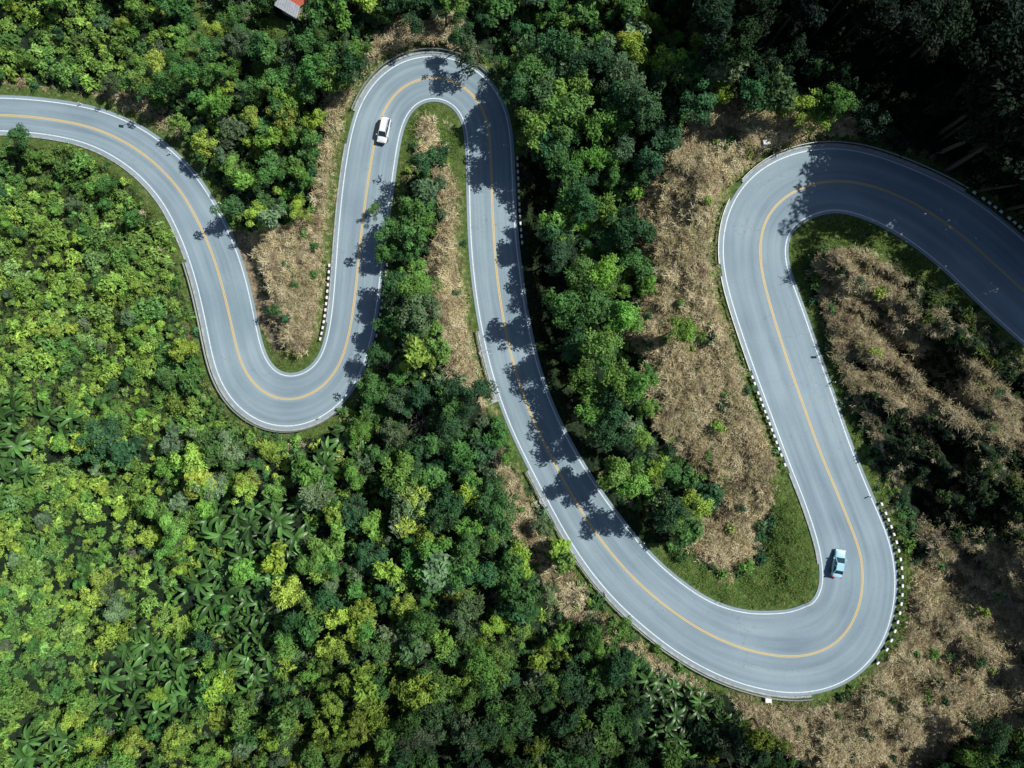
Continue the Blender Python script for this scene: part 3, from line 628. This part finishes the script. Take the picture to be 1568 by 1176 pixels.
    if kind!='sedan': part('roof_rails',lambda bm:[box(bm,(-.6,s_*.56,zr+.0),2.0,.04,.07,0,0) for s_ in(-1,1)],[M_trim],root)
    return root
car('light_blue_sedan_car',1281,861,(.17,-.98),(.36,.64,.78),'sedan')
car('white_suv_car',589,202,(-.2,.98),(.78,.82,.84),'suv')
# ------------------------------------------------------------ named roadside trees
def named_tree(nm,u,v,var,s,tint):
    me=tree_me[var].copy();me.materials[0]=leafmat('leaf_'+nm,(tint[0]*1.4,tint[1]*1.45,tint[2]*1.6))
    X,Y,Z,a,b_=place(np.array([float(u)]),np.array([float(v)]),TV[var][0]*s)
    o=addobj(nm,me,None,(X[0],Y[0],Z[0]-.1));o.scale=(s,s,s);o.rotation_euler=(0,0,random.uniform(0,6))
for (a,b_,var,s,tint) in [(640,318,1,1.05,(.06,.125,.03)),(594,352,3,1.1,(.05,.11,.03)),(592,378,0,.8,(.055,.12,.03)),(628,362,0,.9,(.04,.09,.028)),(574,322,8,.5,(.06,.12,.03)),(612,440,0,1.0,(.035,.085,.028)),(600,500,1,1.0,(.045,.10,.03)),(580,545,3,1.0,(.03,.07,.025)),(565,598,0,.95,(.05,.11,.03)),
                   (790,150,5,.95,(.035,.08,.028)),(805,110,6,.85,(.06,.12,.03)),(350,318,3,1.05,(.04,.09,.03)),(1155,30,8,1.3,(.16,.19,.07)),(640,520,2,.95,(.035,.08,.03)),(645,470,1,.9,(.05,.1,.03)),
                   (30,215,0,.8,(.04,.10,.03)),(930,425,6,.95,(.10,.19,.03)),(820,225,3,.8,(.05,.1,.03)),(275,530,1,.95,(.15,.20,.03)),(155,282,2,.75,(.05,.12,.03)),(200,335,0,.7,(.05,.12,.03)),(562,940,1,.9,(.15,.19,.03)),(905,515,0,.8,(.09,.17,.03)),(995,735,0,.75,(.13,.2,.05)),
                   (1130,75,8,.9,(.09,.13,.05)),(1190,120,1,.9,(.06,.10,.03)),(1095,110,0,1.0,(.06,.11,.03)),(1250,110,1,.9,(.04,.07,.025))]:
    named_tree('broadleaf_tree',a,b_,var,s,tint)
# ------------------------------------------------------------ house, signs, drains
def PT(u,v): 
    z=float(samp(ZT,np.array([u]),np.array([v]))[0]);return Vector(W(np.array([float(u)]),np.array([float(v)]),np.array([z]))[0])
M_roof=simple('corrugated_roof',(.6,.63,.66),.5,.1,.2,2);M_red=simple('red_roof',(.35,.08,.05),.7);M_wall=simple('plaster_wall',(.45,.42,.36),.9);M_wood=simple('wood_door',(.15,.09,.05),.7)
root=bpy.data.objects.new('farm_house',None);scene.collection.objects.link(root);root.location=PT(452,16);root.rotation_euler=(0,0,2.6)
part('walls',lambda bm:box(bm,(0,0,-1),3.6,2.6,3.4),[M_wall],root)
def rf(bm):
    for s_,mi in((1,0),(-1,1)):
        n=20
        for k_ in range(n):
            x0=-2.2+4.4*k_/n;x1=x0+4.4/n;zz=.03*(k_%2)
            f_=bm.faces.new([bm.verts.new(q_) for q_ in((x0,0,3.3+zz),(x1,0,3.33-zz),(x1,s_*1.8,2.4-zz),(x0,s_*1.8,2.37+zz))]);f_.material_index=mi
part('roof',rf,[M_roof,M_red],root)
part('door',lambda bm:box(bm,(0.5,-1.33,0),.9,.06,2.0),[M_wood],root);part('window',lambda bm:box(bm,(-1.0,-1.33,1.0),.9,.06,.9),[M_glass],root)
M_sign=simple('yellow_sign',(.75,.5,.03),.5)
def sign(u,v,ang):
    r=bpy.data.objects.new('curve_warning_sign',None);scene.collection.objects.link(r);r.location=PT(u,v);r.rotation_euler=(0,0,ang)
    part('post',lambda bm:box(bm,(0,0,-.3),.07,.07,2.6),[M_steel],r)
    def pl(bm):
        q_=bmesh.ops.create_cube(bm,size=1);bmesh.ops.transform(bm,matrix=Matrix.Translation((0,-.06,2.2))@Matrix.Rotation(math.pi/4,4,'Y')@Matrix.Diagonal((.75,.02,.75,1)),verts=q_['verts'])
    part('plate',pl,[M_sign],r);part('arrow',lambda bm:[box(bm,(0,-.075,1.95),.07,.01,.4),box(bm,(.09,-.075,2.3),.22,.01,.07)],[M_blk],r)
sign(138,236,.4);sign(1262,540,-.3);sign(200,188,2.5)
def marker(u,v,ang):
    part_=part('concrete_marker_box',lambda bm:(box(bm,(0,0,-.3),.9,.7,.8),box(bm,(0,0,.502),1.0,.8,.08)),[M_wht],None);part_.location=PT(u,v);part_.rotation_euler=(0,0,ang)
marker(1172,219,.3);marker(1175,1070,0)
def chute(u,v,ang):
    o=part('concrete_drain_chute',lambda bm:(box(bm,(0,-.4,-.2),2.2,.15,.45),box(bm,(0,.4,-.2),2.2,.15,.45),box(bm,(0,0,-.2),2.2,.65,.25)),[M_conc],None);o.location=PT(u,v);o.rotation_euler=(0,0,ang)
chute(828,768,.5);chute(757,612,.4);chute(742,540,.2)
def pole(u,v):
    r=bpy.data.objects.new('delineator_post',None);scene.collection.objects.link(r);r.location=PT(u,v)
    part('post',lambda bm:box(bm,(0,0,-.3),.16,.16,1.3,0,0,.8),[M_wht],r);part('band',lambda bm:box(bm,(0,0,.72),.17,.17,.15),[M_blk],r)
for a,b_ in [(262,236),(125,160),(338,312),(870,830),(1135,550),(1275,585),(1330,760),(490,640),(985,830),(1098,330),(700,72),(765,600)]: pole(a,b_)
# ------------------------------------------------------------ light, sky, camera
el=math.radians(49);az=math.radians(22)
d=Vector((math.cos(el)*math.cos(az),math.cos(el)*math.sin(az),math.sin(el)))
sl=bpy.data.lights.new('sun','SUN');sl.energy=5.0;sl.angle=math.radians(.5);sl.color=(1,.97,.90);so=bpy.data.objects.new('sun',sl);scene.collection.objects.link(so);so.rotation_euler=d.to_track_quat('Z','Y').to_euler()
w=bpy.data.worlds.new('World');scene.world=w;w.use_nodes=True;nt=w.node_tree;bg=nt.nodes['Background'];sk=nt.nodes.new('ShaderNodeTexSky');sk.sky_type='NISHITA';sk.sun_disc=False;sk.sun_elevation=el;sk.sun_rotation=math.radians(90)-az
nt.links.new(sk.outputs[0],bg.inputs[0]);bg.inputs[1].default_value=.062
cam=bpy.data.cameras.new('camera');co=bpy.data.objects.new('camera',cam);scene.collection.objects.link(co);co.location=(0,0,H);co.rotation_euler=(0,0,0)
cam.sensor_width=36;cam.lens=36*105/156.8;cam.clip_end=20000;scene.camera=co
scene.view_settings.view_transform='Standard';scene.view_settings.look='None';scene.view_settings.exposure=0
